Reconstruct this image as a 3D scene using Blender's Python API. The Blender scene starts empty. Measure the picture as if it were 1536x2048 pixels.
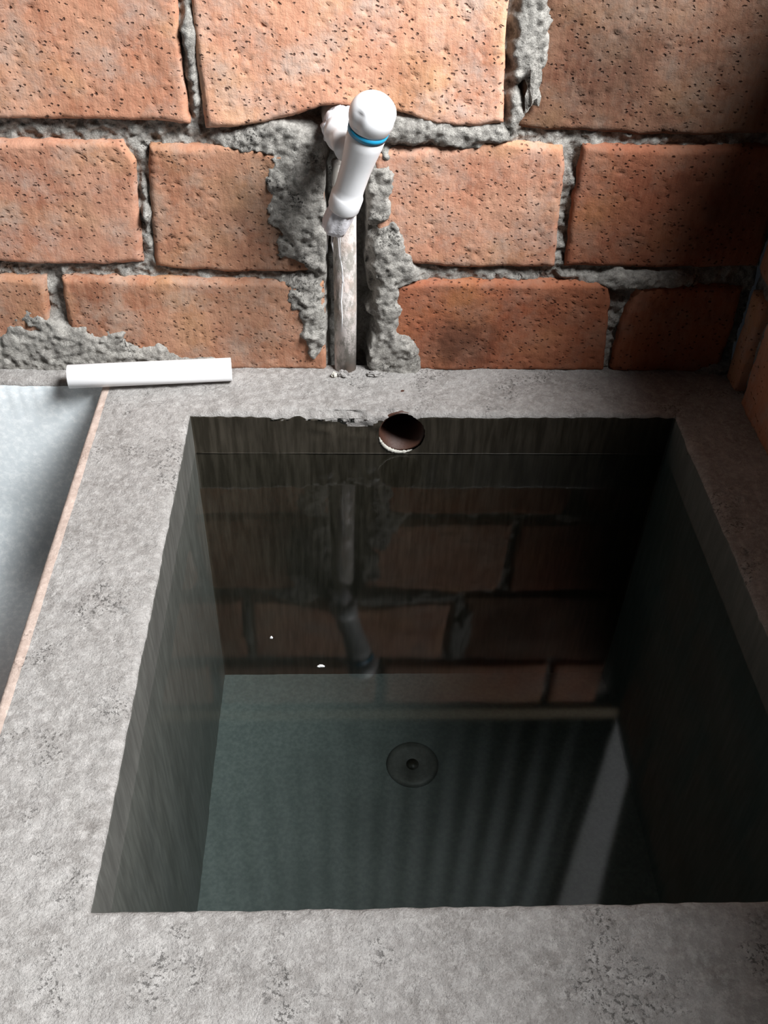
import bpy, math, random
from mathutils import Vector, Matrix, noise
random.seed(7)
S = bpy.context.scene
COL = S.collection

# ---------------------------------------------------------------- camera
cam_d = bpy.data.cameras.new('camera')
cam = bpy.data.objects.new('camera', cam_d); COL.objects.link(cam)
R = Matrix(((0.99917686, 0.0, -0.04056609), (-0.03008639, 0.67077218, -0.74105296), (0.02721061, 0.74166346, 0.67022004)))
cam.matrix_world = Matrix.Translation((0.0, -0.9538077, 0.6317644)) @ R.to_4x4()
cam_d.sensor_fit = 'VERTICAL'; cam_d.sensor_height = 24.0
cam_d.lens = 24.0 * 1921.2 / 2048.0
cam_d.clip_start = 0.01
S.camera = cam

# ---------------------------------------------------------------- world, light, exposure
w = bpy.data.worlds.new('world'); S.world = w; w.use_nodes = True
bg = w.node_tree.nodes['Background']
bg.inputs[0].default_value = (0.78, 0.86, 1.0, 1); bg.inputs[1].default_value = 0.008
S.view_settings.view_transform = 'Standard'; S.view_settings.look = 'None'
S.view_settings.gamma = 1.0; S.view_settings.use_curve_mapping = False
S.view_settings.exposure = 0.0

LPOS = Vector((1.15, -1.0, 1.85))
LDIR = (LPOS - Vector((0.0, -0.2, 0.0))).normalized()
ld = bpy.data.lights.new('skylight', 'AREA'); ld.shape = 'SQUARE'; ld.size = 0.74
ld.energy = 158.0; ld.color = (0.97, 0.985, 1.0)
lo = bpy.data.objects.new('skylight', ld); COL.objects.link(lo)
lo.location = LPOS
lo.rotation_euler = LDIR.to_track_quat('Z', 'Y').to_euler()

# ---------------------------------------------------------------- material helpers
def new_mat(name):
    m = bpy.data.materials.new(name); m.use_nodes = True
    nt = m.node_tree
    return m, nt, nt.nodes['Principled BSDF']
def nd(nt, kind, **kw):
    n = nt.nodes.new(kind)
    for k, v in kw.items():
        if k in n.inputs: n.inputs[k].default_value = v
        else: setattr(n, k, v)
    return n
def pos(nt, scale=(1, 1, 1), rot=(0, 0, 0)):
    g = nt.nodes.new('ShaderNodeNewGeometry')
    mp = nt.nodes.new('ShaderNodeMapping'); mp.inputs['Scale'].default_value = scale; mp.inputs['Rotation'].default_value = rot
    nt.links.new(g.outputs['Position'], mp.inputs['Vector']); return mp.outputs[0]
def nz(nt, v, scale, detail=4, rough=0.6):
    n = nd(nt, 'ShaderNodeTexNoise', Scale=scale, Detail=detail, Roughness=rough)
    nt.links.new(v, n.inputs['Vector']); return n.outputs['Fac']
def ramp(nt, fac, stops):
    r = nt.nodes.new('ShaderNodeValToRGB'); e = r.color_ramp.elements
    while len(e) < len(stops): e.new(0.5)
    for i, (p, c) in enumerate(stops):
        e[i].position = p; e[i].color = (c[0], c[1], c[2], 1) if hasattr(c, '__len__') else (c, c, c, 1)
    nt.links.new(fac, r.inputs[0]); return r.outputs[0]
def mix(nt, fac, a, b, blend='MIX'):
    n = nt.nodes.new('ShaderNodeMix'); n.data_type = 'RGBA'; n.blend_type = blend
    for s, val in ((n.inputs[0], fac), (n.inputs[6], a), (n.inputs[7], b)):
        if isinstance(val, bpy.types.NodeSocket): nt.links.new(val, s)
        elif hasattr(val, '__len__'): s.default_value = (*val, 1)
        else: s.default_value = val
    return n.outputs[2]
def bump(nt, bsdf, h, strength, dist, prev=None):
    b = nd(nt, 'ShaderNodeBump', Strength=strength, Distance=dist)
    nt.links.new(h, b.inputs['Height'])
    if prev: nt.links.new(prev, b.inputs['Normal'])
    nt.links.new(b.outputs[0], bsdf.inputs['Normal']); return b.outputs[0]

def brick_mat(name='fired_clay_brick', mul=(1, 1, 1)):
    m, nt, b = new_mat(name); p = pos(nt)
    oi = nt.nodes.new('ShaderNodeObjectInfo')
    base = mix(nt, ramp(nt, nz(nt, p, 14, 3), [(0.35, 0), (0.68, 1)]), (0.38, 0.165, 0.10), (0.49, 0.27, 0.18))
    base = mix(nt, ramp(nt, nz(nt, pos(nt, (1, 1, 1.3), (0, 0.6, 0)), 9, 2), [(0.52, 0), (0.75, 0.8)]), base, (0.46, 0.27, 0.14))
    dk = mix(nt, ramp(nt, nz(nt, pos(nt, (1.3, 1, 1)), 7.5, 3), [(0.56, 0), (0.74, 0.75)]), base, (0.22, 0.085, 0.05))
    tint = ramp(nt, oi.outputs['Random'], [(0, (0.86, 0.84, 0.86)), (1, (1.08, 1.04, 1.0))])
    c = mix(nt, 1.0, dk, tint, 'MULTIPLY')
    # cement dust film, blotchy
    film = ramp(nt, nz(nt, p, 22, 6, 0.7), [(0.47, 0), (0.68, 0.7)])
    c = mix(nt, film, c, (0.40, 0.31, 0.26))
    # drag streaks of the wire cut face
    st = nz(nt, pos(nt, (1, 1, 0.18), (0, 0.45, 0)), 260, 2)
    c = mix(nt, ramp(nt, st, [(0.40, 0.0), (0.62, 0.22)]), c, (0.62, 0.36, 0.24))
    vo = nd(nt, 'ShaderNodeTexVoronoi', Scale=150.0, Randomness=1.0)
    vp = pos(nt, (1.0, 1.0, 1.35))
    # wobble the cells so pits are ragged
    wn = nd(nt, 'ShaderNodeTexNoise', Scale=140.0, Detail=2.0); nt.links.new(vp, wn.inputs['Vector'])
    va = nd(nt, 'ShaderNodeVectorMath', operation='MULTIPLY_ADD'); va.inputs[1].default_value = (0.006,) * 3
    nt.links.new(wn.outputs['Color'], va.inputs[0]); nt.links.new(vp, va.inputs[2])
    nt.links.new(va.outputs[0], vo.inputs['Vector'])
    keep = ramp(nt, nz(nt, p, 60, 2), [(0.42, 0), (0.50, 1)])
    pit = mix(nt, 1.0, ramp(nt, vo.outputs['Distance'], [(0.10, 1), (0.26, 0)]), keep, 'MULTIPLY')
    c = mix(nt, pit, c, (0.17, 0.085, 0.06))
    for sx, sz, rad, amt in ((-0.075, 0.195, 0.055, 0.65), (0.130, 0.038, 0.030, 0.8), (0.40, 0.21, 0.06, 0.7), (-0.095, 0.05, 0.05, 0.35), (0.255, 0.335, 0.03, 0.5)):
        g = nt.nodes.new('ShaderNodeNewGeometry'); dv = nd(nt, 'ShaderNodeVectorMath', operation='DISTANCE'); dv.inputs[1].default_value = (sx, 0, sz)
        nt.links.new(g.outputs['Position'], dv.inputs[0])
        ad = nd(nt, 'ShaderNodeMath', operation='MULTIPLY_ADD'); ad.inputs[1].default_value = 0.09
        nt.links.new(nz(nt, p, 45, 5, 0.75), ad.inputs[0]); nt.links.new(dv.outputs['Value'], ad.inputs[2])
        c = mix(nt, ramp(nt, ad.outputs[0], [(0.058, amt), (0.066 + rad, 0)]), c, (0.13, 0.075, 0.055))
    c = mix(nt, 1.0, c, mul, 'MULTIPLY')
    nt.links.new(c, b.inputs['Base Color'])
    b.inputs['Roughness'].default_value = 0.9
    b.inputs['Specular IOR Level'].default_value = 0.2
    inv = nt.nodes.new('ShaderNodeInvert'); nt.links.new(pit, inv.inputs['Color'])
    n1 = bump(nt, b, inv.outputs[0], 0.9, 0.0022)
    n2 = bump(nt, b, nz(nt, p, 420, 4, 0.7), 0.6, 0.0012, n1)
    bump(nt, b, st, 0.45, 0.0009, n2)
    return m
def cement(name, dark, light, rough=0.9, s=1.0, pits=0.8, spec=0.25, fine=0.5):
    m, nt, b = new_mat(name); p = pos(nt)
    c = mix(nt, ramp(nt, nz(nt, p, 22 * s, 9, 0.8), [(0.36, 0), (0.66, 1)]), dark, light)
    c = mix(nt, ramp(nt, nz(nt, p, 120, 7, 0.8), [(0.46, 0), (0.64, 0.75)]), c, tuple(min(1, x * 1.28) for x in light))
    c = mix(nt, ramp(nt, nz(nt, p, 260, 3, 0.7), [(0.60, 0), (0.74, 0.6 * pits)]), c, tuple(x * 0.42 for x in dark))
    cl = ramp(nt, nz(nt, p, 15, 3, 0.7), [(0.55, 0), (0.63, 1)])
    pt = mix(nt, 1.0, ramp(nt, nz(nt, pos(nt, (1, 1.0, 1), (0, 0, 0.6)), 300, 3, 0.7), [(0.55, 0), (0.60, 1)]), cl, 'MULTIPLY')
    if pits > 0: c = mix(nt, mix(nt, 1.0, pt, (pits,) * 3, 'MULTIPLY'), c, tuple(x * 0.30 for x in dark))
    nt.links.new(c, b.inputs['Base Color'])
    b.inputs['Roughness'].default_value = rough; b.inputs['Specular IOR Level'].default_value = spec
    n1 = bump(nt, b, nz(nt, p, 150, 6, 0.75), fine, 0.003)
    if pits > 0:
        iv = nt.nodes.new('ShaderNodeInvert'); nt.links.new(pt, iv.inputs['Color'])
        n1 = bump(nt, b, iv.outputs[0], 0.8 * pits, 0.004, n1)
    bump(nt, b, nz(nt, p, 520, 3, 0.7), fine, 0.0012, n1)
    return m
def streaked(name, a, bcol, rough, spec=0.5):
    m, nt, b = new_mat(name)
    v = nz(nt, pos(nt, (1, 1, 0.10)), 190, 4)
    c = mix(nt, ramp(nt, v, [(0.38, 0), (0.66, 1)]), a, bcol)
    c = mix(nt, ramp(nt, nz(nt, pos(nt), 12, 5), [(0.4, 0), (0.75, 0.5)]), c, tuple(x * 0.6 for x in a))
    nt.links.new(c, b.inputs['Base Color'])
    b.inputs['Roughness'].default_value = rough; b.inputs['Specular IOR Level'].default_value = spec
    bump(nt, b, v, 0.25, 0.001)
    return m
def plastic(name, col, rough=0.3, bmp=0.0):
    m, nt, b = new_mat(name)
    p = pos(nt)
    c = mix(nt, ramp(nt, nz(nt, p, 60, 4), [(0.4, 0), (0.75, 0.35)]), col, tuple(x * 0.88 for x in col))
    nt.links.new(c, b.inputs['Base Color']); b.inputs['Roughness'].default_value = rough
    if bmp: bump(nt, b, nz(nt, p, 300, 3), bmp, 0.001)
    return m

M_BRICK = brick_mat()
M_BRICK_LIT = brick_mat('lit_salmon_brick', (1.18, 1.24, 1.28))  # paler tint paints the stronger light on the top middle brick
M_BRICK_BROWN_DIM = brick_mat('dimmed_brown_brick', (0.86, 0.86, 0.82))  # brown tint plus painted dimming where light falls off lower down
M_BRICK_DARK = brick_mat('overburnt_brown_brick', (0.42, 0.42, 0.40))
M_BRICK_RED_SHADED = brick_mat('shaded_red_brick', (0.66, 0.48, 0.40))  # redder, darker tint paints the dimness of the right-hand bricks
M_MORTAR = cement('rough_mortar', (0.15, 0.140, 0.125), (0.42, 0.40, 0.365), s=3.0, pits=1.0, fine=1.0)
M_RIM = cement('weathered_cement_rim', (0.235, 0.218, 0.203), (0.40, 0.382, 0.365), s=0.9, pits=0.75, fine=0.9)
M_TAN = cement('tan_render_edge', (0.38, 0.29, 0.245), (0.46, 0.37, 0.32), pits=0.4, fine=0.3)
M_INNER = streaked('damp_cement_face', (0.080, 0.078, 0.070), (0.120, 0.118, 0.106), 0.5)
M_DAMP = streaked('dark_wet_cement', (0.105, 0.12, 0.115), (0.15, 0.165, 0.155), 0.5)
M_DARK_BROWN = streaked('dark_brown_cement', (0.020, 0.016, 0.010), (0.048, 0.040, 0.029), 0.45)  # very dark streaked brown, used on the tank's back inner face
M_BASIN = cement('polished_cement_basin', (0.68, 0.73, 0.75), (0.76, 0.81, 0.83), rough=0.35, pits=0.0, spec=0.5, fine=0.04)
M_PVC = plastic('white_pvc', (0.88, 0.88, 0.89), 0.3)
M_PVC_TAPE = plastic('thread_seal_tape', (0.78, 0.76, 0.79), 0.55, 0.5)
M_BLUE = plastic('blue_plastic', (0.02, 0.30, 0.52), 0.35)
M_CLAY = plastic('brown_clay_pipe', (0.06, 0.022, 0.012), 0.6, 0.4)
M_WOOD = plastic('weathered_timber', (0.30, 0.22, 0.12), 0.8, 0.5)
M_PALE = plastic('pale_painted_timber', (0.22, 0.22, 0.22), 0.6, 0.2)
M_SHEET = plastic('galvanised_sheet', (0.10, 0.12, 0.12), 0.8, 0.1)
M_LIME = cement('limey_chipped_edge', (0.45, 0.43, 0.38), (0.6, 0.58, 0.52), pits=0.2, fine=0.5)

def dirty_pipe_mat():
    m, nt, b = new_mat('cement_spattered_pvc')
    p = pos(nt)
    sp = ramp(nt, nz(nt, pos(nt, (1, 1, 0.45)), 55, 6, 0.75), [(0.43, 0), (0.54, 1)])
    c = mix(nt, sp, (0.66, 0.60, 0.57), (0.30, 0.28, 0.25))
    c = mix(nt, ramp(nt, nz(nt, p, 30, 3), [(0.5, 0), (0.7, 0.5)]), c, (0.60, 0.42, 0.34))
    nt.links.new(c, b.inputs['Base Color'])
    nt.links.new(ramp(nt, sp, [(0, 0.35), (1, 0.9)]), b.inputs['Roughness'])
    bump(nt, b, sp, 0.4, 0.0008)
    return m
M_DIRTY = dirty_pipe_mat()
def water_mat():
    m = bpy.data.materials.new('tank_water'); m.use_nodes = True; nt = m.node_tree; nt.nodes.clear()
    out = nt.nodes.new('ShaderNodeOutputMaterial')
    tr = nd(nt, 'ShaderNodeBsdfTransparent', Color=(0.97, 0.985, 0.975, 1))
    gl = nd(nt, 'ShaderNodeBsdfGlossy', Roughness=0.05, Color=(1, 1, 1, 1))
    fr = nd(nt, 'ShaderNodeFresnel', IOR=1.33)
    mx = nt.nodes.new('ShaderNodeMixShader')
    bp = nd(nt, 'ShaderNodeBump', Strength=0.05, Distance=0.002)
    nt.links.new(nz(nt, pos(nt), 9, 1), bp.inputs['Height'])
    nt.links.new(bp.outputs[0], gl.inputs['Normal'])
    nt.links.new(fr.outputs[0], mx.inputs[0]); nt.links.new(tr.outputs[0], mx.inputs[1]); nt.links.new(gl.outputs[0], mx.inputs[2])
    nt.links.new(mx.outputs[0], out.inputs['Surface'])
    va = nd(nt, 'ShaderNodeVolumeAbsorption', Density=1.1, Color=(0.55, 0.68, 0.67, 1))
    nt.links.new(va.outputs[0], out.inputs['Volume'])
    return m
M_WATER = water_mat()

# ---------------------------------------------------------------- object helpers
def obj(name, verts, faces, mat, parent=None, smooth=True, mats=None, fmat=None):
    me = bpy.data.meshes.new(name); me.from_pydata([tuple(v) for v in verts], [], faces)
    for mm in (mats or [mat]): me.materials.append(mm)
    if fmat: me.polygons.foreach_set('material_index', fmat)
    me.polygons.foreach_set('use_smooth', [smooth] * len(me.polygons))
    me.update()
    o = bpy.data.objects.new(name, me); COL.objects.link(o)
    if parent: o.parent = parent
    return o
def empty(name, loc=(0, 0, 0)):
    o = bpy.data.objects.new(name, None); o.empty_display_size = 0.02; COL.objects.link(o); o.location = loc; return o
def tag(o, label=None, cat=None, group=None, kind=None):
    for k, v in (('label', label), ('category', cat), ('group', group), ('kind', kind)):
        if v: o[k] = v
    return o
def fbm(x, y, z, s, o=4):
    v = 0; a = 0.5
    for _ in range(o):
        v += a * noise.noise(Vector((x * s, y * s, z * s))); s *= 2.07; a *= 0.5
    return v
def sstep(a, b, x):
    t = max(0.0, min(1.0, (x - a) / (b - a))); return t * t * (3 - 2 * t)
def local(o, origin):                       # re-express mesh around an origin
    for v in o.data.vertices: v.co -= Vector(origin)
    o.location = origin
    return o
def lathe(a, b, prof, seg=40, wob=None, squash=None):
    """rings along a->b ; prof = [(t in metres from a, radius)]"""
    a = Vector(a); ax = (Vector(b) - a).normalized()
    u = ax.cross(Vector((0, 0, 1)) if abs(ax.z) < 0.9 else Vector((1, 0, 0))).normalized(); v = ax.cross(u)
    V = []; F = []
    for i, (t, r) in enumerate(prof):
        for k in range(seg):
            th = 2 * math.pi * k / seg
            rr = r + (wob(i, th) if wob else 0)
            V.append(a + ax * t + (u * math.cos(th) + v * math.sin(th)) * rr)
    for i in range(len(prof) - 1):
        for k in range(seg):
            k2 = (k + 1) % seg
            F.append((i * seg + k, i * seg + k2, (i + 1) * seg + k2, (i + 1) * seg + k))
    F.append(tuple(range(seg))[::-1]); n = len(prof) - 1
    F.append(tuple(n * seg + k for k in range(seg)))
    return V, F
def tube(points, radii, seg=8):
    V = []; F = []; P = [Vector(p) for p in points]
    for i, p in enumerate(P):
        d = (P[min(i + 1, len(P) - 1)] - P[max(i - 1, 0)]).normalized()
        u = d.cross(Vector((0.3, 1, 0.1))).normalized(); v = d.cross(u)
        for k in range(seg):
            th = 2 * math.pi * k / seg; V.append(p + (u * math.cos(th) + v * math.sin(th)) * radii[i])
    for i in range(len(P) - 1):
        for k in range(seg):
            k2 = (k + 1) % seg
            F.append((i * seg + k, i * seg + k2, (i + 1) * seg + k2, (i + 1) * seg + k))
    F.append(tuple(range(seg))[::-1]); F.append(tuple((len(P) - 1) * seg + k for k in range(seg)))
    return V, F
def box(x0, x1, y0, y1, z0, z1):
    V = [(x, y, z) for x in (x0, x1) for y in (y0, y1) for z in (z0, z1)]
    return V, [(0, 1, 3, 2), (4, 6, 7, 5), (0, 4, 5, 1), (2, 3, 7, 6), (0, 2, 6, 4), (1, 5, 7, 3)]
def rock(name, c, r, mat, parent=None, seed=0, flat=0.6):
    V = []; F = []; n = 12; m = 8
    for i in range(m + 1):
        ph = math.pi * i / m
        for k in range(n):
            th = 2 * math.pi * k / n
            d = Vector((math.sin(ph) * math.cos(th), math.sin(ph) * math.sin(th), math.cos(ph)))
            q = 1 + 0.9 * noise.noise(d * 1.7 + Vector((seed, 0, 0)))
            V.append((d.x * r[0] * q, d.y * r[1] * q, d.z * r[2] * q))
    for i in range(m):
        for k in range(n):
            k2 = (k + 1) % n; F.append((i * n + k, (i + 1) * n + k, (i + 1) * n + k2, i * n + k2))
    o = obj(name, V, F, mat, parent, False); o.location = c
    return o

# ---------------------------------------------------------------- brick builder (Coons patch on the wall face)
def poly_at(pl, t):
    L = [0]
    for a, b in zip(pl, pl[1:]): L.append(L[-1] + math.hypot(b[0] - a[0], b[1] - a[1]))
    d = t * L[-1]
    for i in range(len(pl) - 1):
        if d <= L[i + 1] or i == len(pl) - 2:
            q = (d - L[i]) / max(1e-9, L[i + 1] - L[i])
            return (pl[i][0] + (pl[i + 1][0] - pl[i][0]) * q, pl[i][1] + (pl[i + 1][1] - pl[i][1]) * q)
def brick(parent, top, bot, left, right, seed, to_world, res=0.0026, proud=0.007, tilt=(0, 0), mat=None):
    w = abs(top[-1][0] - top[0][0]); h = abs(left[0][1] - left[-1][1])
    nu = max(6, int(w / res)); nv = max(6, int(h / res))
    T = [poly_at(top, i / nu) for i in range(nu + 1)]; B = [poly_at(bot, i / nu) for i in range(nu + 1)]
    Lf = [poly_at(left, j / nv) for j in range(nv + 1)]; Rt = [poly_at(right, j / nv) for j in range(nv + 1)]
    V = []; F = []
    for j in range(nv + 1):
        v = j / nv
        for i in range(nu + 1):
            u = i / nu; c = []
            for k in (0, 1):
                c.append((1 - v) * T[i][k] + v * B[i][k] + (1 - u) * Lf[j][k] + u * Rt[j][k]
                         - ((1 - u) * (1 - v) * T[0][k] + u * (1 - v) * T[-1][k] + (1 - u) * v * B[0][k] + u * v * B[-1][k]))
            x, z = c
            e = min(u * w, (1 - u) * w, v * h, (1 - v) * h)
            en = 0.0022 * fbm(x, seed, z, 60, 3)
            x += en; z += 0.0022 * fbm(x, seed + 9, z, 60, 3)
            rr = 0.0028 + 0.004 * (0.5 + noise.noise(Vector((x * 25, seed, z * 25))))
            drop = (1 - sstep(0, rr, e)) ** 2 * rr * 0.9
            y = -proud + drop + 0.0020 * fbm(x, seed, z, 28, 5) + 0.0010 * fbm(x, seed + 3, z, 190, 2)
            y += tilt[0] * (u - 0.5) + tilt[1] * (v - 0.5)
            # small punched pits
            pn = noise.noise(Vector((x * 210, seed * 3.1, z * 260)))
            if pn > 0.42: y += 0.0022 * min(1, (pn - 0.42) * 5)
            V.append((x, y, z))
    W = nu + 1
    for j in range(nv):
        for i in range(nu):
            F.append((j * W + i, (j + 1) * W + i, (j + 1) * W + i + 1, j * W + i + 1))
    ring = [i for i in range(W)] + [j * W + nu for j in range(1, nv + 1)] + [nv * W + i for i in range(nu - 1, -1, -1)] + [j * W for j in range(nv - 1, 0, -1)]
    n0 = len(V)
    for r in ring: V.append((V[r][0], 0.035, V[r][2]))
    m = len(ring)
    for k in range(m):
        F.append((ring[k], ring[(k + 1) % m], n0 + (k + 1) % m, n0 + k))
    F.append(tuple(n0 + k for k in range(m))[::-1])
    cx = sum(v[0] for v in V) / len(V); cz = sum(v[2] for v in V) / len(V)
    Vw = [to_world(v) for v in V]
    o = obj('brick', Vw, F, mat or M_BRICK, parent)
    local(o, to_world((cx, 0, cz)))
    return o
ident = lambda v: v

# ================================================================= BACK WALL
XR = 0.457
BL = [  # (x,z,rx,rz,strength) lumps of squeezed and smeared mortar
    (-0.040, 0.210, 0.034, 0.065, 1.6), (-0.034, 0.245, 0.03, 0.03, 1.4), (-0.022, 0.155, 0.026, 0.045, 1.0), (-0.050, 0.268, 0.070, 0.020, 1.0),
    (0.050, 0.280, 0.075, 0.016, 1.0), (0.120, 0.275, 0.045, 0.014, 1.0), (0.036, 0.215, 0.016, 0.050, 0.9), (0.046, 0.150, 0.020, 0.040, 1.0),
    (0.060, 0.128, 0.022, 0.020, 1.1), (0.050, 0.020, 0.034, 0.034, 1.1), (0.066, 0.006, 0.028, 0.02, 1.0), (0.048, 0.080, 0.016, 0.05, 0.9),
    (-0.036, 0.070, 0.016, 0.060, 1.0), (-0.050, 0.100, 0.022, 0.030, 0.8),
    (-0.330, 0.020, 0.11, 0.034, 1.15), (-0.260, 0.012, 0.07, 0.022, 1.1), (-0.190, 0.004, 0.06, 0.013, 1.0),
    (-0.345, 0.065, 0.03, 0.04, 0.6), (0.170, 0.37, 0.018, 0.06, 0.9), (0.165, 0.30, 0.010, 0.03, 0.8),
    (-0.02, 0.318, 0.03, 0.006, 0.3), (0.325, 0.118, 0.07, 0.012, 0.9),
    (-0.205, 0.20, 0.006, 0.06, 0.5), (-0.143, 0.35, 0.008, 0.06, 0.7), (0.45, 0.0, 0.04, 0.02, 0.9)]
def mortar_y(x, z):
    n = fbm(x, 0, z, 55, 5)
    y = 0.0030 - 0.0105 * n - 0.0062 * fbm(x, 2, z, 150, 3)
    # groups of round sand lumps
    m = 0.0
    for bx, bz, rx, rz, s in BL:
        q = ((x - bx) / rx) ** 2 + ((z - bz) / rz) ** 2
        if q < 2.5: m = max(m, s * math.exp(-q * 0.9))
    m += 0.5 * fbm(x, 5, z, 45, 5)
    if m > 0.05:
        k = sstep(0.25, 0.62, m)
        y = y * (1 - k) + k * (-0.0078 - 0.0045 * min(1.0, m) - 0.006 * n - 0.0052 * fbm(x, 7, z, 140, 3))
    # chase cut for the pipe and the chipped hollow behind the tap
    wob = 0.003 * noise.noise(Vector((0, 3, z * 40)))
    right = 0.019 + wob + 0.012 * sstep(0.14, 0.06, z) * (0.6 + noise.noise(Vector((4, 3, z * 60))))
    ch = sstep(-0.0205 + wob, -0.0175 + wob, x) * (1 - sstep(right, right + 0.004, x)) * (1 - sstep(0.282, 0.292, z))
    y = y * (1 - ch) + ch * (0.030 + 0.006 * n)
    hx = (x + 0.022) / 0.036; hz = (z - 0.293) / 0.016
    hh = 1 - sstep(0.7, 1.1, math.sqrt(hx * hx + hz * hz) + 0.25 * n)
    y = y * (1 - hh) + hh * 0.024
    return y
def mortar_sheet(name, fy, x0, x1, z0, z1, res, to_world, parent=None, thick=0.13):
    nu = int((x1 - x0) / res); nv = int((z1 - z0) / res); V = []; F = []; W = nu + 1
    for j in range(nv + 1):
        z = z0 + (z1 - z0) * j / nv
        for i in range(W):
            x = x0 + (x1 - x0) * i / nu
            V.append((x, fy(x, z), z))
    for j in range(nv):
        for i in range(nu): F.append((j * W + i, j * W + i + 1, (j + 1) * W + i + 1, (j + 1) * W + i))
    ring = [i for i in range(W)] + [j * W + nu for j in range(1, nv + 1)] + [nv * W + i for i in range(nu - 1, -1, -1)] + [j * W for j in range(nv - 1, 0, -1)]
    n0 = len(V); m = len(ring)
    for r in ring: V.append((V[r][0], thick, V[r][2]))
    for k in range(m): F.append((ring[k], n0 + k, n0 + (k + 1) % m, ring[(k + 1) % m]))
    F.append(tuple(n0 + k for k in range(m)))
    return obj(name, [to_world(v) for v in V], F, M_MORTAR, parent)
wall = tag(mortar_sheet('wall_back', mortar_y, -1.05, XR, -0.02, 0.54, 0.0021, ident), kind='structure')
BR = {'R1a': [[[-0.4451, 0.4135], [-0.1498, 0.4135]], [[-0.4583, 0.2834], [-0.3324, 0.284], [-0.213, 0.2846], [-0.1498, 0.2818]], [[-0.4451, 0.4135], [-0.4583, 0.2834]], [[-0.1498, 0.4135], [-0.1522, 0.334], [-0.1498, 0.2818]]],
 'R1b': [[[-0.1366, 0.4138], [0.1476, 0.4196]], [[-0.1357, 0.2777], [-0.0926, 0.2822], [-0.0485, 0.2916], [-0.0241, 0.3014], [0.0145, 0.303], [0.0534, 0.298], [0.0881, 0.2871], [0.1327, 0.284], [0.1544, 0.2891]], [[-0.1366, 0.4138], [-0.1382, 0.3342], [-0.1357, 0.2777]], [[0.1476, 0.4196], [0.1478, 0.37], [0.1544, 0.2891]]],
 'R1c': [[[0.1771, 0.4202], [0.452, 0.4254]], [[0.1652, 0.2816], [0.3036, 0.2769], [0.4217, 0.2817], [0.4535, 0.2822]], [[0.1771, 0.4202], [0.1813, 0.3707], [0.1714, 0.3307], [0.1652, 0.2816]], [[0.452, 0.4254], [0.4535, 0.2822]]],
 'R2a': [[[-0.4591, 0.2602], [-0.3377, 0.2618], [-0.2189, 0.2622]], [[-0.4733, 0.1322], [-0.3684, 0.1323], [-0.2631, 0.13], [-0.216, 0.1317]], [[-0.4591, 0.2602], [-0.4733, 0.1322]], [[-0.2189, 0.2622], [-0.2085, 0.2429], [-0.2125, 0.2012], [-0.216, 0.1317]]],
 'R2b': [[[-0.1924, 0.2592], [-0.1039, 0.2606], [-0.0572, 0.2553], [-0.0209, 0.258]], [[-0.2038, 0.1271], [-0.114, 0.1216], [-0.0272, 0.1256], [-0.0221, 0.1257]], [[-0.1924, 0.2592], [-0.1963, 0.238], [-0.2001, 0.1906], [-0.2038, 0.1271]], [[-0.0209, 0.258], [-0.0221, 0.1257]]],
 'R2c': [[[0.0289, 0.2576], [0.1047, 0.2628], [0.1542, 0.2686], [0.2176, 0.2646]], [[0.0351, 0.1399], [0.0595, 0.1372], [0.1144, 0.1307], [0.2283, 0.1332]], [[0.0289, 0.2576], [0.0351, 0.1399]], [[0.2176, 0.2646], [0.2222, 0.2443], [0.2252, 0.1908], [0.2283, 0.1332]]],
 'R2d': [[[0.2375, 0.2664], [0.3315, 0.2653], [0.4499, 0.2699]], [[0.2393, 0.1334], [0.3345, 0.1332], [0.4521, 0.1358]], [[0.2375, 0.2664], [0.236, 0.2128], [0.2393, 0.1334]], [[0.4499, 0.2699], [0.4521, 0.1358]]],
 'R3a': [[[-0.5255, 0.1131], [-0.3726, 0.1145], [-0.3237, 0.1139]], [[-0.5383, -0.0067], [-0.335, -0.0052]], [[-0.5255, 0.1131], [-0.5383, -0.0067]], [[-0.3237, 0.1139], [-0.335, -0.0052]]],
 'R3b': [[[-0.3058, 0.1153], [-0.185, 0.1142], [-0.0712, 0.1118], [-0.0230, 0.1136]], [[-0.3145, -0.0037], [-0.0217, -0.0037]], [[-0.3058, 0.1153], [-0.3145, -0.0037]], [[-0.0230, 0.1136], [-0.0217, -0.0037]]],
 'R3c': [[[0.0583, 0.1132], [0.1708, 0.1157], [0.2909, 0.1145]], [[0.0649, -0.0031], [0.3063, -0.0013]], [[0.0583, 0.1132], [0.0444, 0.0563], [0.0649, -0.0031]], [[0.2909, 0.1145], [0.2969, 0.0909], [0.3063, -0.0013]]],
 'R3d': [[[0.325, 0.1124], [0.4437, 0.11]], [[0.3141, -0.0013], [0.446, -0.0031]], [[0.325, 0.1124], [0.3144, 0.0654], [0.3141, -0.0013]], [[0.4437, 0.11], [0.446, -0.0031]]],
}
def rect(x0, x1, z0, z1): return ([(x0, z1), (x1, z1)], [(x0, z0), (x1, z0)], [(x0, z1), (x0, z0)], [(x1, z1), (x1, z0)])
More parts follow.
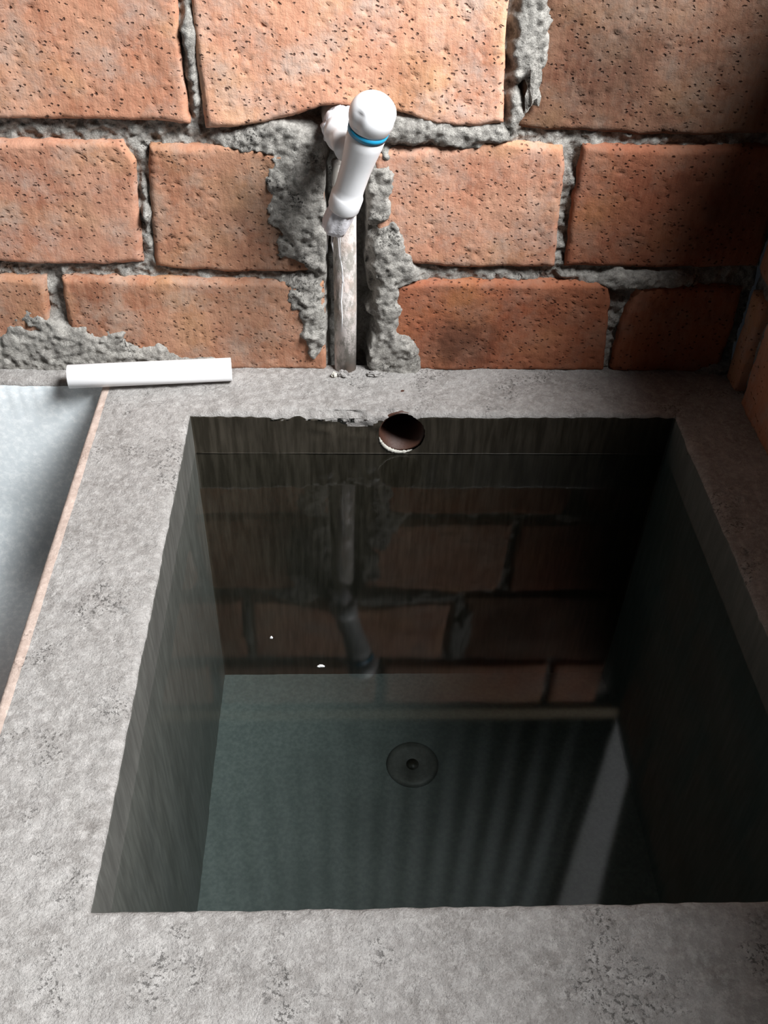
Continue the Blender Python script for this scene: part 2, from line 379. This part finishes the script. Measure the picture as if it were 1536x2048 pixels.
for i, (k, v) in enumerate(BR.items()):
    brick(wall, *[[tuple(p) for p in s] for s in v], seed=i * 4.3 + 1, to_world=ident,
          tilt=(-0.006 if k == 'R1c' else random.uniform(-.002, .002), {'R1b': -0.007, 'R2b': 0.004, 'R3b': 0.005, 'R3c': 0.004, 'R1a': -0.003}.get(k, 0.002)), proud=0.0085 if k == 'R1b' else 0.007,
          mat={'R1b': M_BRICK_LIT, 'R2b': M_BRICK_BROWN_DIM, 'R3b': M_BRICK_BROWN_DIM, 'R3a': M_BRICK_BROWN_DIM, 'R1c': M_BRICK_DARK, 'R2d': M_BRICK_RED_SHADED, 'R3c': M_BRICK_RED_SHADED, 'R3d': M_BRICK_RED_SHADED}.get(k))
extra = [(-0.61, -0.475, .284, .412), (-0.61, -0.49, .133, .261), (-0.61, -0.555, -.005, .113)]
extra += [(-1.04, -0.915, .284, .412), (-0.90, -0.625, .284, .412), (-1.04, -0.84, .133, .261), (-0.825, -0.625, .133, .261), (-1.04, -0.90, -.005, .113), (-0.885, -0.625, -.005, .113)]
xs = -1.04
for wd in (0.15, 0.28, 0.14, 0.27, 0.26, 0.27, 0.09): extra.append((xs, min(xs + wd - 0.012, 0.452), 0.433, 0.532)); xs += wd
for i, (a, b, c, d) in enumerate(extra):
    brick(wall, *rect(a, b, c, d), seed=80 + i * 3.7, to_world=ident, res=0.005)
# mortar blob stuck on the brick face
tag(rock('mortar_lump', (0.1785, -0.0095, 0.322), (0.0085, 0.005, 0.017), M_MORTAR, wall, 3), 'grey curl of mortar stuck on brick face')

# ================================================================= RIGHT WALL
toR = lambda v: (XR + v[1], -v[0], v[2])    # local x runs along -y, wall face looks to -x
def mort_r(x, z): return 0.004 - 0.006 * fbm(x, 31, z, 50, 4)
wr = tag(mortar_sheet('wall_right', mort_r, 0.0, 1.6, -0.02, 0.57, 0.005, toR), kind='structure')
rowsR = [(-0.005, 0.112, [(0.012, 0.048), (0.066, 0.30), (0.315, 0.55), (0.565, 0.80), (0.815, 1.05), (1.065, 1.32), (1.335, 1.59)]),
         (0.130, 0.262, [(0.004, 0.130), (0.148, 0.39), (0.405, 0.65), (0.665, 0.90), (0.915, 1.15), (1.165, 1.39), (1.405, 1.59)]),
         (0.280, 0.413, [(0.004, 0.24), (0.258, 0.50), (0.515, 0.76), (0.775, 1.01), (1.025, 1.27), (1.285, 1.59)]),
         (0.430, 0.560, [(0.004, 0.130), (0.148, 0.39), (0.405, 0.65), (0.665, 0.90), (0.915, 1.15), (1.165, 1.39), (1.405, 1.59)])]
rowsR.append((0.572, 0.690, [(0.50, 0.740), (0.748, 0.990), (0.998, 1.240), (1.248, 1.590)]))  # unseen extra course, added to shade the front right of the rim
n = 0
for z0, z1, cols in rowsR:
    for a, b in cols:
        n += 1; near = b < 0.31 and z0 < 0.1
        brick(wr, *rect(a, b, z0, z1), seed=140 + n * 2.9, to_world=toR, res=0.004 if near else 0.009, proud=0.006)

# ================================================================= WATER TANK
IX0, IX1, IY0, IY1 = -0.1700, 0.3705, -0.6505, -0.0930
OX0, OX1, OY0, OY1 = -0.2755, 0.4630, -0.8050, 0.0060
ZF = -0.458; ZW = -0.0567
HX, HZ, HR = 0.0640, -0.0285, 0.0262         # overflow hole in the back face
def perim():
    pts = []
    def run(a, b, oa, ob, L, dense):
        n = max(2, int(L / dense))
        for i in range(n):
            t = i / n; pts.append((a[0] + (b[0] - a[0]) * t, a[1] + (b[1] - a[1]) * t, oa[0] + (ob[0] - oa[0]) * t, oa[1] + (ob[1] - oa[1]) * t))
    I = [(IX0, IY0), (IX0, IY1), (IX1, IY1), (IX1, IY0)]; O = [(OX0, OY0), (OX0, OY1), (OX1, OY1), (OX1, OY0)]
    for k in range(4):
        L = math.hypot(I[(k + 1) % 4][0] - I[k][0], I[(k + 1) % 4][1] - I[k][1])
        run(I[k], I[(k + 1) % 4], O[k], O[(k + 1) % 4], L, 0.0028)
    return pts
def build_tank():
    P = perim(); n = len(P); prof = []
    for i in range(40): prof.append(('in', 0.0, ZF + (-0.07 - ZF) * i / 40))
    for i in range(24): prof.append(('in', 0.0, -0.07 + 0.064 * i / 24))
    for i in range(6):
        a = math.pi / 2 * i / 5; prof.append(('fil', 0.006 * (1 - math.cos(a)), -0.006 * (1 - math.sin(a))))
    nt_ = 40
    for i in range(1, nt_): prof.append(('top', i / nt_, 0.0))
    for i in range(5):
        a = math.pi / 2 * i / 4; prof.append(('of', -0.005 * (1 - math.sin(a)), -0.005 * (1 - math.cos(a))))
    for z in (-0.02, -0.05, -0.1, -0.2, -0.35, -0.5, -0.68): prof.append(('out', 0.0, z))
    V = []; F = []; FM = []
    for (ix, iy, ox, oy) in P:
        side = 'b' if abs(iy - IY1) < 1e-6 else ('l' if abs(ix - IX0) < 1e-6 else ('f' if abs(iy - IY0) < 1e-6 else 'r'))
        D = math.hypot(ox - ix, oy - iy); dx, dy = (ox - ix) / D, (oy - iy) / D
        for kind, d, z in prof:
            if kind == 'in': dd = 0.0
            elif kind == 'fil': dd = d * 1.2
            elif kind == 'top': dd = 0.007 + (D - 0.013) * d
            elif kind == 'of': dd = D + d
            else: dd = D
            x = ix + dx * dd; y = iy + dy * dd
            if kind == 'top' or kind == 'fil' or kind == 'of':
                e = min(dd, D - dd)
                h = 0.0040 * fbm(x, y, 1, 13, 3) + 0.0026 * fbm(x, y, 2, 90, 4)
                pn = fbm(x, y, 4, 85, 2)
                if pn > 0.30: h -= 0.008 * (pn - 0.30) * 2
                z += h * sstep(0, 0.008, e + 0.002)
                # worn, broken inner edge
                wear = 0.35 + max(0, fbm(x, y, 6, 22, 3)) * 1.6
                if side == 'b':
                    wear += 1.9 * math.exp(-((x - 0.008) / 0.042) ** 2) + 0.8 * math.exp(-((x + 0.05) / 0.05) ** 2)
                z -= 0.0042 * wear * (1 - sstep(0, 0.016, dd)) * (0.6 + noise.noise(Vector((x * 90, y * 90, 3))))
            if kind in ('in', 'fil'):
                wv = 0.0016 * fbm(ix * 1, iy, z * 0.6, 10, 3) + 0.0006 * noise.noise(Vector((ix * 90, iy * 90, z * 30)))
                if side == 'b' and z > -0.045:
                    wv += 0.010 * max(0, fbm(x, 3, z, 48, 3) + 0.25) * math.exp(-((x - 0.012) / 0.05) ** 2) * sstep(-0.045, -0.015, z)
                x += dx * wv; y += dy * wv
            V.append((x, y, z))
    m = len(prof)
    hole_v = set()
    def inhole(a):
        x, y, z = V[a]; return abs(y - IY1) < 0.012 and z < -0.004 and math.hypot(x - HX, z - HZ) < HR
    n_in = 64
    for i in range(n):
        j = (i + 1) % n
        for k in range(m - 1):
            q = (i * m + k, i * m + k + 1, j * m + k + 1, j * m + k)
            back = abs(P[i][1] - IY1) < 1e-6
            if back and k < n_in + 3 and any(inhole(a) for a in q):
                hole_v.update(q); continue
            F.append(q)
            cx = (V[q[0]][0] + V[q[2]][0]) / 2
            zq = V[q[0]][2] + 0.007 * fbm(cx, 8, V[q[0]][2], 70, 3)
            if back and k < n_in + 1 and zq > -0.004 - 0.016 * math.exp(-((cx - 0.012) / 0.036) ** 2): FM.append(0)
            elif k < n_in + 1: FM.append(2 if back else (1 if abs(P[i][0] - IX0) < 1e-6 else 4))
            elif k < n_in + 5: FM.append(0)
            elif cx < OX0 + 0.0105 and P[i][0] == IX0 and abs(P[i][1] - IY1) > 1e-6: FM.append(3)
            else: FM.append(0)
    used = set(a for f in F for a in f)
    for a in hole_v & used:                    # pull the stepped edge on to a clean circle
        x, y, z = V[a]; r = math.hypot(x - HX, z - HZ)
        if r > 1e-6 and r < HR * 1.35:
            s = (HR + 0.0012 * noise.noise(Vector((x * 200, z * 200, 0)))) / r; V[a] = (HX + (x - HX) * s, y, HZ + (z - HZ) * s)
    nb = len(V)
    V += [(V[i * m][0], V[i * m][1], V[i * m][2]) for i in range(n)]
    F.append(tuple(nb + i for i in range(n))); FM.append(4)       # tank floor
    return obj('water_tank', V, F, None, mats=[M_RIM, M_INNER, M_DARK_BROWN, M_TAN, M_DAMP], fmat=FM)
tank = tag(build_tank(), 'grey cement water tank with a thick worn rim, built against the brick wall', 'water tank')
# clay overflow pipe cast in the back face
def ring_tube(y0, y1, r0, r1, seg=48, cap=True):
    V = []; F = []
    rs = [(y0, r1), (y0 - 0.0, r0), (y1, r0), (y1, r1)]
    for (y, r) in rs:
        for k in range(seg):
            th = 2 * math.pi * k / seg; V.append((HX + math.cos(th) * r, y, HZ + math.sin(th) * r))
    for i in range(4):
        i2 = (i + 1) % 4
        for k in range(seg):
            k2 = (k + 1) % seg; F.append((i * seg + k, i * seg + k2, i2 * seg + k2, i2 * seg + k))
    if cap: F.append(tuple(2 * seg + k for k in range(seg)))
    return V, F
V, F = ring_tube(-0.0885, -0.012, 0.0245, 0.0275)
tag(local(obj('overflow_pipe', V, F, M_CLAY, tank), (HX, -0.05, HZ)), 'round brown overflow pipe hole')
V = []; F = []; seg = 30                       # pale chipped lip under the hole
for k in range(seg + 1):
    th = math.radians(190 + 110 * k / seg)
    wdt = 0.0021 * math.sin(math.pi * k / seg) ** 0.6 * (1 + 0.9 * noise.noise(Vector((k * .9, 0, 0)))) + 0.0003
    for q in range(6):
        ph = 2 * math.pi * q / 6
        r = HR - 0.0005 + wdt * math.cos(ph)
        V.append((HX + r * math.cos(th), -0.0925 + wdt * 0.8 * math.sin(ph), HZ + r * math.sin(th)))
for k in range(seg):
    for q in range(6):
        q2 = (q + 1) % 6; F.append((k * 6 + q, k * 6 + q2, (k + 1) * 6 + q2, (k + 1) * 6 + q))
F.append(tuple(range(6))); F.append(tuple(seg * 6 + q for q in range(6))[::-1])
tag(obj('chipped_lip', V, F, M_LIME, tank), 'pale lime-coated chipped lip below the hole')
V, F = tube([(IX0 + 0.002 + (IX1 - IX0 - 0.004) * i / 60, IY1 - 0.0002, ZW + 0.0006 + 0.0005 * noise.noise(Vector((i * 0.4, 0, 0)))) for i in range(61)], [0.0005] * 61, 6)
tag(obj('meniscus_line', V, F, M_DARK_BROWN, tank), 'thin dark strip for the meniscus along the water edge')  # strip stands in for the meniscus line, not a deposit
# floor drain
V, F = lathe((0.0885, -0.2435, ZF - 0.002), (0.0885, -0.2435, 0), [(0, 0.034), (0.004, 0.034), (0.0065, 0.030), (0.0065, 0.024), (0.0035, 0.018), (0.0035, 0.010), (0.0028, 0.009)], 40)
tag(obj('drain', V, F, M_INNER, tank), 'round floor drain with a raised ring')
V, F = lathe((0.0885, -0.2435, ZF + 0.0012), (0.0885, -0.2435, 0), [(0, 0.008), (0.0012, 0.008)], 24)
obj('drain_shade_disc', V, F, M_DARK_BROWN, tank)  # solid dark disc, painted shade of the drain opening

# ---- water filling it
V = []; F = []
nx, ny = 2, 2
V, F = box(IX0 - 0.004, IX1 + 0.004, IY0 - 0.004, IY1 + 0.004, ZF - 0.006, ZW)
tag(obj('water', V, F, M_WATER, smooth=False), 'still dark water filling the cement tank to the overflow hole', 'water', kind='stuff')

# ================================================================= WASH BASIN AND LEDGE ON THE LEFT
def build_basin():
    prof = [(0.004, -0.30), (0.004, 0.0), (-0.006, 0.001), (-0.020, 0.001), (-0.030, 0.0), (-0.0335, -0.0018), (-0.035, -0.006)]
    prof = prof[1:]
    for i in range(1, 8): prof.append((-0.035, -0.006 - 0.17 * i / 7))
    rad = 0.09
    for i in range(1, 11):
        a = math.pi / 2 * i / 10; prof.append((-0.035 - rad * (1 - math.cos(a)), -0.176 - rad * math.sin(a)))
    for i in range(1, 10): prof.append((-0.125 - 0.68 * i / 9, -0.266 - 0.012 * i / 9))
    X0, X1, n = -1.05, OX0, 240
    V = []; F = []; FM = []
    m = len(prof)
    for i in range(n + 1):
        x = X0 + (X1 - X0) * i / n
        for k, (y, z) in enumerate(prof):
            if k < 7:
                z2 = z + (0.0026 * fbm(x, y, 9, 45, 4) if 0 < k < 6 else 0); y2 = y
                if k >= 4: y2 += 0.0035 * fbm(x, 11, 0, 55, 4)
                V.append((x, y2, z2))
            else: V.append((x, y + 0.003 * noise.noise(Vector((x * 8, y * 8, z * 8))), z))
    for i in range(n):
        for k in range(m - 1):
            F.append((i * m + k, (i + 1) * m + k, (i + 1) * m + k + 1, i * m + k + 1)); FM.append(0 if k < 5 else 1)
    # underside slab so that it is a solid block
    n0 = len(V)
    for x in (X0, X1):
        V += [(x, 0.004, -0.68), (x, -0.805, -0.68)]
    F.append((n0, n0 + 1, n0 + 3, n0 + 2)); FM.append(0)
    F.append(tuple([k for k in range(m)] + [n0 + 1, n0])); FM.append(0)
    F.append(tuple([n * m + k for k in range(m)] + [n0 + 3, n0 + 2])[::-1]); FM.append(0)
    F.append((m - 1, n0 + 1, n0 + 3, n * m + m - 1)[::-1]); FM.append(0)
    F.append((0, n0, n0 + 2, n * m)); FM.append(0)
    return obj('wash_basin', V, F, None, mats=[M_RIM, M_BASIN], fmat=FM)
tag(build_basin(), 'smooth pale bluish polished cement wash basin left of the water tank', 'basin')

# ================================================================= PIPE IN THE WALL
V, F = tube([(0.0005, -0.001, -0.004), (0.0005, -0.001, 0.08), (-0.0005, 0.0, 0.17), (-0.0010, 0.0, 0.245)], [0.0126] * 4, 40)
tag(obj('supply_pipe', V, F, M_DIRTY), 'cement-spattered white upright supply pipe set in the chase of the brick wall', 'pipe')

# ================================================================= TAP
tap = empty('water_tap', (0, -0.002, 0.285))
tag(tap, 'white plastic water tap with blue ring, fixed on the brick wall', 'tap')
def tp(name, V, F, mat, label=None, parent=None):
    o = obj(name, V, F, mat); po = parent or tap
    o.parent = po; o.matrix_parent_inverse = Matrix.Translation((0, 0.002, -0.285))
    if label: o['label'] = label
    return o
A = Vector((-0.0082, -0.0590, 0.2010)); B = Vector((0.0300, -0.0985, 0.3450)); AX = (B - A).normalized(); L = (B - A).length
at = lambda t: A + AX * t
# body: socket collar, barrel, widening neck
def bodyw(i, th): return 0.0
V, F = lathe(at(0.0270), B, [(0, 0.0120), (0.000, 0.0148), (0.002, 0.0155), (0.0150, 0.0158), (0.0170, 0.0150), (0.019, 0.0143), (0.026, 0.0140), (0.048, 0.0146), (0.064, 0.0161), (0.075, 0.0174), (0.085, 0.0178), (0.0870, 0.017)], 48)
tp('tap_body', V, F, M_PVC)
V, F = lathe(at(0.1130), B, [(0, 0.0165), (0.0004, 0.0184), (0.0062, 0.0190), (0.0066, 0.017)], 48)
tp('indicator_ring', V, F, M_BLUE, 'blue indicator ring below the knob')
# rounded knob with grip hollows
def knobw(i, th):
    return -0.0016 * max(0, math.cos(3 * th - 0.9)) ** 3 * (1 if 1 < i < 10 else 0)
kp = [(0, 0.017), (0.0006, 0.0188)]
for i in range(1, 6): kp.append((0.0006 + 0.0118 * i / 5, 0.0188 + 0.0027 * math.sin(math.pi / 2 * i / 5)))
for i in range(1, 13):
    a = math.pi / 2 * i / 12; kp.append((0.0124 + 0.0195 * math.sin(a), max(0.0004, 0.0215 * math.cos(a))))
V, F = lathe(at(0.1195), B, kp, 64, knobw)
tp('knob', V, F, M_PVC)
# inlet from the wall
I0 = Vector((-0.0060, 0.022, 0.2860)); I1 = Vector((0.0035, -0.070, 0.2800))
V, F = lathe(I0, I1, [(0, 0.0180), (0.040, 0.0182), (0.043, 0.0188), (0.050, 0.0190), (0.0535, 0.0185), (0.056, 0.0158), (0.064, 0.0145), (0.084, 0.0125)], 48)
tp('inlet', V, F, M_PVC)
def tw(i, th): return 0.0009 * math.sin(9 * th + i) + 0.0006 * math.sin(17 * th + 2 * i)
V, F = lathe(I0 + (I1 - I0).normalized() * 0.031, I1, [(0, 0.0180), (0.0005, 0.0194), (0.005, 0.0206), (0.010, 0.0200), (0.0135, 0.0188)], 72, tw)
tp('inlet_tape', V, F, M_PVC_TAPE, 'crinkled white seal tape round the inlet')
# mouth wrapped in tape, opening done as a dark disc
def mw(i, th): return 0.0007 * math.sin(5 * th + i * 0.8) + 0.0005 * math.sin(13 * th - i)
V, F = lathe(at(0.000) + Vector((-0.003, 0, 0)), at(0.03), [(0, 0.0100), (-0.0005, 0.0116), (0.004, 0.0128), (0.014, 0.0134), (0.024, 0.0132), (0.032, 0.0128)], 64, mw)
tp('outlet', V, F, M_PVC_TAPE, 'outlet wrapped in loose white seal tape')
V, F = lathe(at(-0.0012) + Vector((-0.003, 0, 0)), at(0.03), [(0, 0.0086), (0.0006, 0.0086)], 32)
tp('bore_shade_disc', V, F, M_DARK_BROWN)  # flat dark disc: shade inside the mouth put into colour
# hanging tape ends
def strand(pts, r0, r1):
    n = len(pts); return tube(pts, [r0 + (r1 - r0) * i / (n - 1) for i in range(n)], 6)
V, F = strand([(-0.0080, -0.064, 0.2080), (-0.0070, -0.052, 0.187), (-0.0062, -0.034, 0.160), (-0.0035, -0.020, 0.140), (-0.0026, -0.0165, 0.120), (-0.0042, -0.0155, 0.095), (-0.0030, -0.0152, 0.075), (-0.0038, -0.0148, 0.056)], 0.0010, 0.0006)
tp('tape_strand', V, F, M_PVC, 'long thin strand of loose seal tape')
V, F = strand([(-0.0050, -0.062, 0.2080), (-0.0048, -0.050, 0.176), (-0.0045, -0.030, 0.150), (-0.0010, -0.0170, 0.118), (-0.0008, -0.0155, 0.107)], 0.0005, 0.0003)
tp('tape_strand', V, F, M_PVC)
V, F = strand([(-0.0110, -0.061, 0.2070), (-0.0130, -0.060, 0.186), (-0.0118, -0.060, 0.176)], 0.0020, 0.0002)
tp('tape_strand', V, F, M_PVC)
V, F = strand([(-0.0150, -0.060, 0.2080), (-0.0175, -0.058, 0.186), (-0.0180, -0.058, 0.174)], 0.0004, 0.0003)
tp('tape_strand', V, F, M_PVC)

# ================================================================= LOOSE PIPE ON THE RIM
def loose():
    a = Vector((-0.3075, -0.0500, 0.0175)); b = Vector((-0.1290, -0.0300, 0.0150)); d = (b - a); Ln = d.length
    r = 0.0132; ri = 0.0108
    ax = d.normalized(); u = ax.cross(Vector((0, 0, 1))).normalized(); v = ax.cross(u); seg = 56
    rs = [(0, ri), (0, r - .0003), (0.0004, r), (Ln - .0004, r), (Ln, r - .0003), (Ln, ri)]
    V = []; F = []
    for t, rr in rs:
        for k in range(seg):
            th = 2 * math.pi * k / seg; V.append(a + ax * t + (u * math.cos(th) + v * math.sin(th)) * rr)
    for i in range(6):
        i2 = (i + 1) % 6
        for k in range(seg):
            k2 = (k + 1) % seg; F.append((i * seg + k, i * seg + k2, i2 * seg + k2, i2 * seg + k))
    return local(obj('pipe_offcut', V, F, M_PVC), (a + b) / 2)
tag(loose(), 'short white plastic pipe offcut lying on the back left corner of the rim', 'pipe')

# ================================================================= CRUMBS
tag(rock('mortar_crumb', (-0.0125, -0.0215, 0.0030), (0.0034, 0.003, 0.0035), M_LIME, None, 11), 'pale mortar crumb on the rim left of the pipe foot', 'crumb', 'mortar crumbs on the rim')
tag(rock('mortar_crumb', (-0.0022, -0.0200, 0.0035), (0.0052, 0.0035, 0.0042), M_RIM, None, 5), 'mortar crumb on the rim right at the pipe foot', 'crumb', 'mortar crumbs on the rim')
tag(rock('mortar_crumb', (0.0345, -0.0190, 0.0028), (0.0085, 0.0036, 0.0032), M_RIM, None, 8), 'flat mortar crumb on the rim, rightmost beside the wall', 'crumb', 'mortar crumbs on the rim')
tag(rock('floating_speck', (-0.0683, -0.3667, ZW), (0.0011, 0.0011, 0.0011), M_PVC, None, 2), 'tiny white speck floating on the water, the left one', 'speck', 'white specks floating on the water')
tag(rock('floating_speck', (-0.0217, -0.4007, ZW), (0.0028, 0.0011, 0.0011), M_PVC, None, 4), 'small white fleck floating on the water beside the tap reflection', 'speck', 'white specks floating on the water')

# ================================================================= ABOVE THE WALL (seen mirrored in the water)
V, F = box(-1.05, 0.45, -0.012, 0.06, 0.541, 0.566)
tag(obj('timber_rail', V, F, M_WOOD, smooth=False), 'brown timber rail along the top of the brick wall, mirrored in the water', 'rail')
V = []; F = []; nu = 340
for i in range(nu + 1):
    x = -0.62 + 1.06 * i / nu; yy = 0.030 + 0.006 * math.cos(2 * math.pi * x / 0.052)
    V += [(x, yy, 0.567), (x, yy, 1.75), (x, yy + 0.0012, 0.567), (x, yy + 0.0012, 1.75)]
for i in range(nu):
    a = 4 * i; b = a + 4
    F += [(a, b, b + 1, a + 1), (a + 2, a + 3, b + 3, b + 2), (a, a + 2, b + 2, b), (a + 1, b + 1, b + 3, a + 3)]
F += [(0, 1, 3, 2), (4 * nu, 4 * nu + 2, 4 * nu + 3, 4 * nu + 1)]
tag(obj('corrugated_sheet', V, F, M_SHEET), 'grey corrugated metal sheet above the brick wall, mirrored in the water', 'sheet')
V = [(0.458, 0.0, 0.588), (0.511, 0.0, 0.766), (0.541, 0.0, 1.27), (0.560, 0.0, 1.75), (0.458, 0.0, 1.75)]
V += [(x, 0.022, z) for x, y, z in V]
F = [(4, 3, 2, 1, 0), (5, 6, 7, 8, 9)] + [(k, (k + 1) % 5, 5 + (k + 1) % 5, 5 + k) for k in range(5)]
tag(obj('pale_board', V, F, M_PALE, smooth=False), 'pale upright board standing on the right wall in the corner, mirrored in the water', 'board')

# ground
V, F = box(-1.4, 1.4, -2.0, 0.6, -0.74, -0.68)
tag(obj('floor', V, F, M_RIM, smooth=False), kind='structure')
